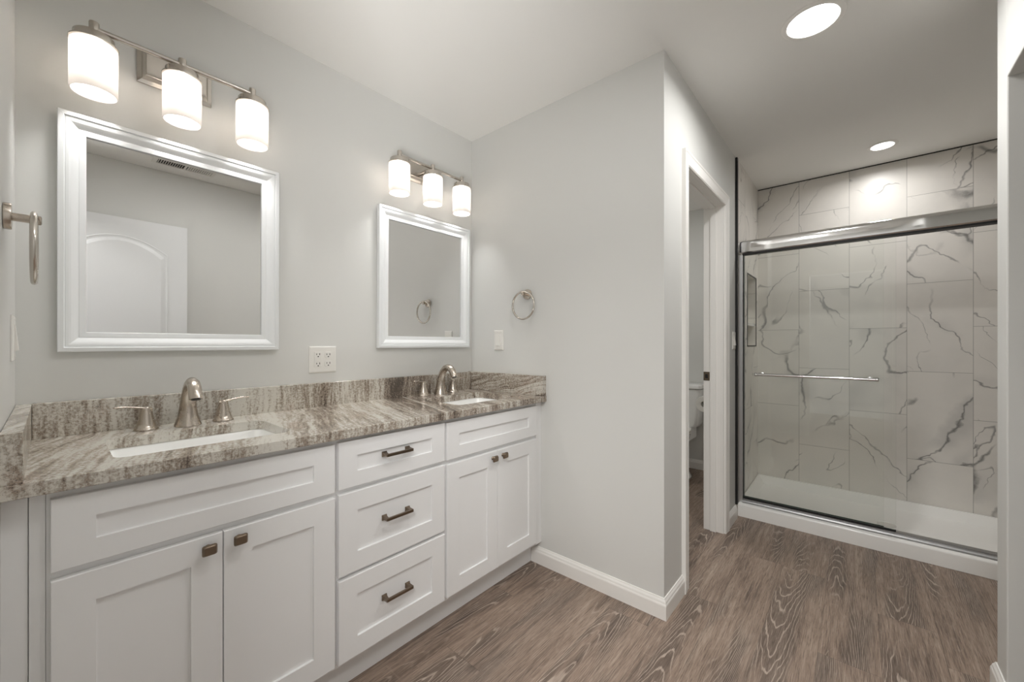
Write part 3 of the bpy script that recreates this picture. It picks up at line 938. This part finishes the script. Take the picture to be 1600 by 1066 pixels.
XD = 3.135        # plane of the sliding doors
def shower_frame():
    r = thing('shower_door_frame', 'chrome shower door frame with rounded header rail and bottom track', 'shower frame')
    y0, y1 = -0.8935, 0.6190
    bm = bmesh.new()
    prof = [(3.112, 1.800)]
    for k in range(7):
        prof.append((3.1045 + 0.0006 * (3 - k) ** 2 * 0.25, 1.806 + 0.0105 * k))
    prof += [(3.1085, 1.8765), (3.113, 1.8815), (3.120, 1.885), (3.170, 1.885), (3.170, 1.800)]
    rings(bm, [[(px, y, pz) for px, pz in prof] for y in (y0, y1 - 0.03)])
    obj('header_rail', bm, 'chrome', r, smooth=40)
    bm = bmesh.new()
    prof2 = [(px + (-0.003 if px < 3.16 else 0.002), pz + (0.002 if pz > 1.8425 else -0.002)) for px, pz in prof]
    rings(bm, [[(px, y, pz) for px, pz in prof2] for y in (y1 - 0.032, y1)])
    obj('end_cap', bm, 'chrome', r, smooth=40)
    obj('header_seal', boxes((3.112, 3.166, y0, y1 - 0.02, 1.789, 1.7995)), 'black', r)
    obj('side_jamb', boxes((3.112, 3.166, y1 - 0.022, y1, 0.0915, 1.789)), 'satin', r, bevel=0.003)
    obj('jamb_seal', boxes((3.134, 3.158, y1 - 0.0262, y1 - 0.0222, 0.114, 1.789)), 'black', r)
    obj('side_jamb', boxes((3.112, 3.166, y0, y0 + 0.020, 0.0915, 1.789)), 'satin', r, bevel=0.003)
    bm = bmesh.new()
    tp = [(3.104, 0.0895), (3.104, 0.097), (3.110, 0.104), (3.122, 0.107), (3.122, 0.112), (3.162, 0.112), (3.168, 0.108), (3.168, 0.0895)]
    rings(bm, [[(px, y, pz) for px, pz in tp] for y in (y0 + 0.0205, y1 - 0.0205)])
    obj('bottom_track', bm, 'alu', r, smooth=30)
shower_frame()

def glass_panel(x, y0, y1, label):
    r = thing('sliding_glass_door', label, 'shower door', group='sliding shower doors')
    bm = bmesh.new()
    box(bm, x, x + 0.006, y0, y1, 0.124, 1.788)
    bm.faces.ensure_lookup_table()
    for f in bm.faces:
        n = f.calc_center_median()
        f.normal_update()
        if abs(f.normal.x) < 0.5: f.material_index = 1
    obj('glass_pane', bm, ['glass', 'glass_edge'], r)
    obj('bottom_seal', boxes((x - 0.001, x + 0.007, y0, y1, 0.1135, 0.1235)), 'black', r)
    return r
gp = glass_panel(3.128, -0.165, 0.592, 'outer clear glass shower door carrying the chrome towel bar')
def door_bar(x, ya, yb, z, sx, parent):
    bm = bmesh.new()
    tube(bm, [(x, ya, z), (x, yb, z)], 0.0085, 20)
    b = obj('towel_bar', bm, 'chrome', parent, smooth=50)
    for y in (ya + 0.03, yb - 0.03):
        bm = bmesh.new()
        tube(bm, [(x, y, z), (x + sx * 0.0405, y, z)], 0.0065, 16)
        lathe(bm, [(0.014, 0.0), (0.014, 0.006), (0.011, 0.007)], 20, Matrix.Translation((x + sx * 0.041, y, z)) @ Matrix.Rotation(-sx * PI / 2, 4, 'Y'))
        obj('standoff', bm, 'chrome', b, smooth=40)
    for y in (ya, yb):
        bm = bmesh.new()
        s = 1 if y == ya else -1
        lathe(bm, [(0.0088, -0.008), (0.0105, -0.004), (0.0105, 0.006), (0.008, 0.009)], 20, Matrix.Translation((x, y, z)) @ Matrix.Rotation(PI / 2, 4, 'X'))
        obj('end_knob', bm, 'chrome', b, smooth=40)
door_bar(3.0862, -0.085, 0.515, 0.972, 1, gp)
gi = glass_panel(3.148, -0.115, 0.592, 'inner clear glass shower door directly behind the outer one')

# ------------------------------------------------------------------ toilet room
def toilet():
    cy = 1.26
    r = thing('toilet', 'white two-piece toilet glimpsed through the open doorway', 'toilet', (3.965, cy, 0.0008), (0, 0, PI))
    # local +X points out from the wall behind the tank
    def L(x0, x1, hy, rad, z, n=5): return [(px, py, z) for px, py in rrect((x0 + x1) / 2, 0, (x1 - x0) / 2, hy, rad, n)]
    bm = bmesh.new()
    rings(bm, [L(0.012, 0.175, 0.165, 0.03, 0.425), L(0.008, 0.183, 0.178, 0.035, 0.45), L(0.003, 0.192, 0.205, 0.04, 0.755), L(0.003, 0.192, 0.205, 0.04, 0.765)])
    tk = obj('tank', bm, 'porcelain', r, smooth=40)
    bm = bmesh.new()
    rings(bm, [L(0.002, 0.198, 0.209, 0.03, 0.7705), L(0.0, 0.204, 0.216, 0.035, 0.776), L(0.0, 0.204, 0.216, 0.035, 0.800), L(0.008, 0.196, 0.208, 0.03, 0.810)])
    obj('tank_lid', bm, 'porcelain', r, smooth=40)
    def E(cx, a, b, z, cy_=0, n=32): return [(cx + a * math.cos(2 * PI * k / n) * (1.12 if math.cos(2 * PI * k / n) > 0 else 0.9), b * math.sin(2 * PI * k / n), z) for k in range(n)]
    bm = bmesh.new()
    rings(bm, [E(0.32, 0.20, 0.158, 0.0), E(0.32, 0.205, 0.163, 0.012), E(0.31, 0.19, 0.13, 0.05), E(0.31, 0.185, 0.105, 0.15), E(0.36, 0.20, 0.125, 0.25), E(0.41, 0.235, 0.165, 0.34), E(0.43, 0.255, 0.182, 0.385), E(0.43, 0.255, 0.183, 0.405)])
    obj('bowl', bm, 'porcelain', r, smooth=60)
    obj('tank_shelf', boxes((0.02, 0.26, -0.13, 0.13, 0.30, 0.424)), 'porcelain', r, bevel=0.02, seg=3)
    bm = bmesh.new()
    rings(bm, [E(0.435, 0.250, 0.182, 0.407), E(0.435, 0.256, 0.188, 0.412), E(0.435, 0.256, 0.188, 0.420), E(0.435, 0.250, 0.182, 0.424)])
    obj('seat', bm, 'plastic', r, smooth=50)
    bm = bmesh.new()
    rings(bm, [E(0.435, 0.246, 0.180, 0.428), E(0.435, 0.254, 0.187, 0.431), E(0.435, 0.254, 0.187, 0.440), E(0.435, 0.235, 0.170, 0.447)])
    obj('lid', bm, 'plastic', r, smooth=50)
    bm = bmesh.new()
    tube(bm, [(0.200, -0.15, 0.70), (0.212, -0.15, 0.70), (0.216, -0.13, 0.698), (0.216, -0.085, 0.692)], [0.010, 0.008, 0.006, 0.005], 12)
    obj('flush_lever', bm, 'chrome', tk, smooth=40)
toilet()

def paper_holder():
    x, z = 3.13, 0.752
    r = thing('toilet_paper_holder', 'nickel arm carrying the white paper roll, mostly hidden behind the doorway jamb', 'paper holder', (x, 0.742, z))
    ax = Matrix.Rotation(-PI / 2, 4, 'X')
    bm = bmesh.new()
    lathe(bm, [(0.027, 0.0006), (0.027, 0.010), (0.026, 0.012), (0.008, 0.0121), (0.008, 0.068), (0.003, 0.070)], 28, ax @ Matrix.Identity(4))
    obj('wall_mount', bm, 'nickel', r, smooth=40)
    bm = bmesh.new()
    tube(bm, [(0.0, 0.062, 0), (-0.03, 0.062, 0), (-0.15, 0.062, 0)], 0.0065, 14)
    obj('arm', bm, 'nickel', r, smooth=40)
    bm = bmesh.new()
    mt = Matrix.Translation((x - 0.02, 0.742 + 0.0755, z)) @ Matrix.Rotation(-PI / 2, 4, 'Y')
    lathe(bm, [(0.020, 0.0), (0.053, 0.0), (0.055, 0.002), (0.055, 0.100), (0.053, 0.102), (0.020, 0.102)], 40, mt, cyclic=True)
    t = obj('toilet_paper_roll', bm, 'paper', smooth=40)
    tag(t, 'white toilet paper roll just visible past the doorway jamb', 'toilet paper')
paper_holder()
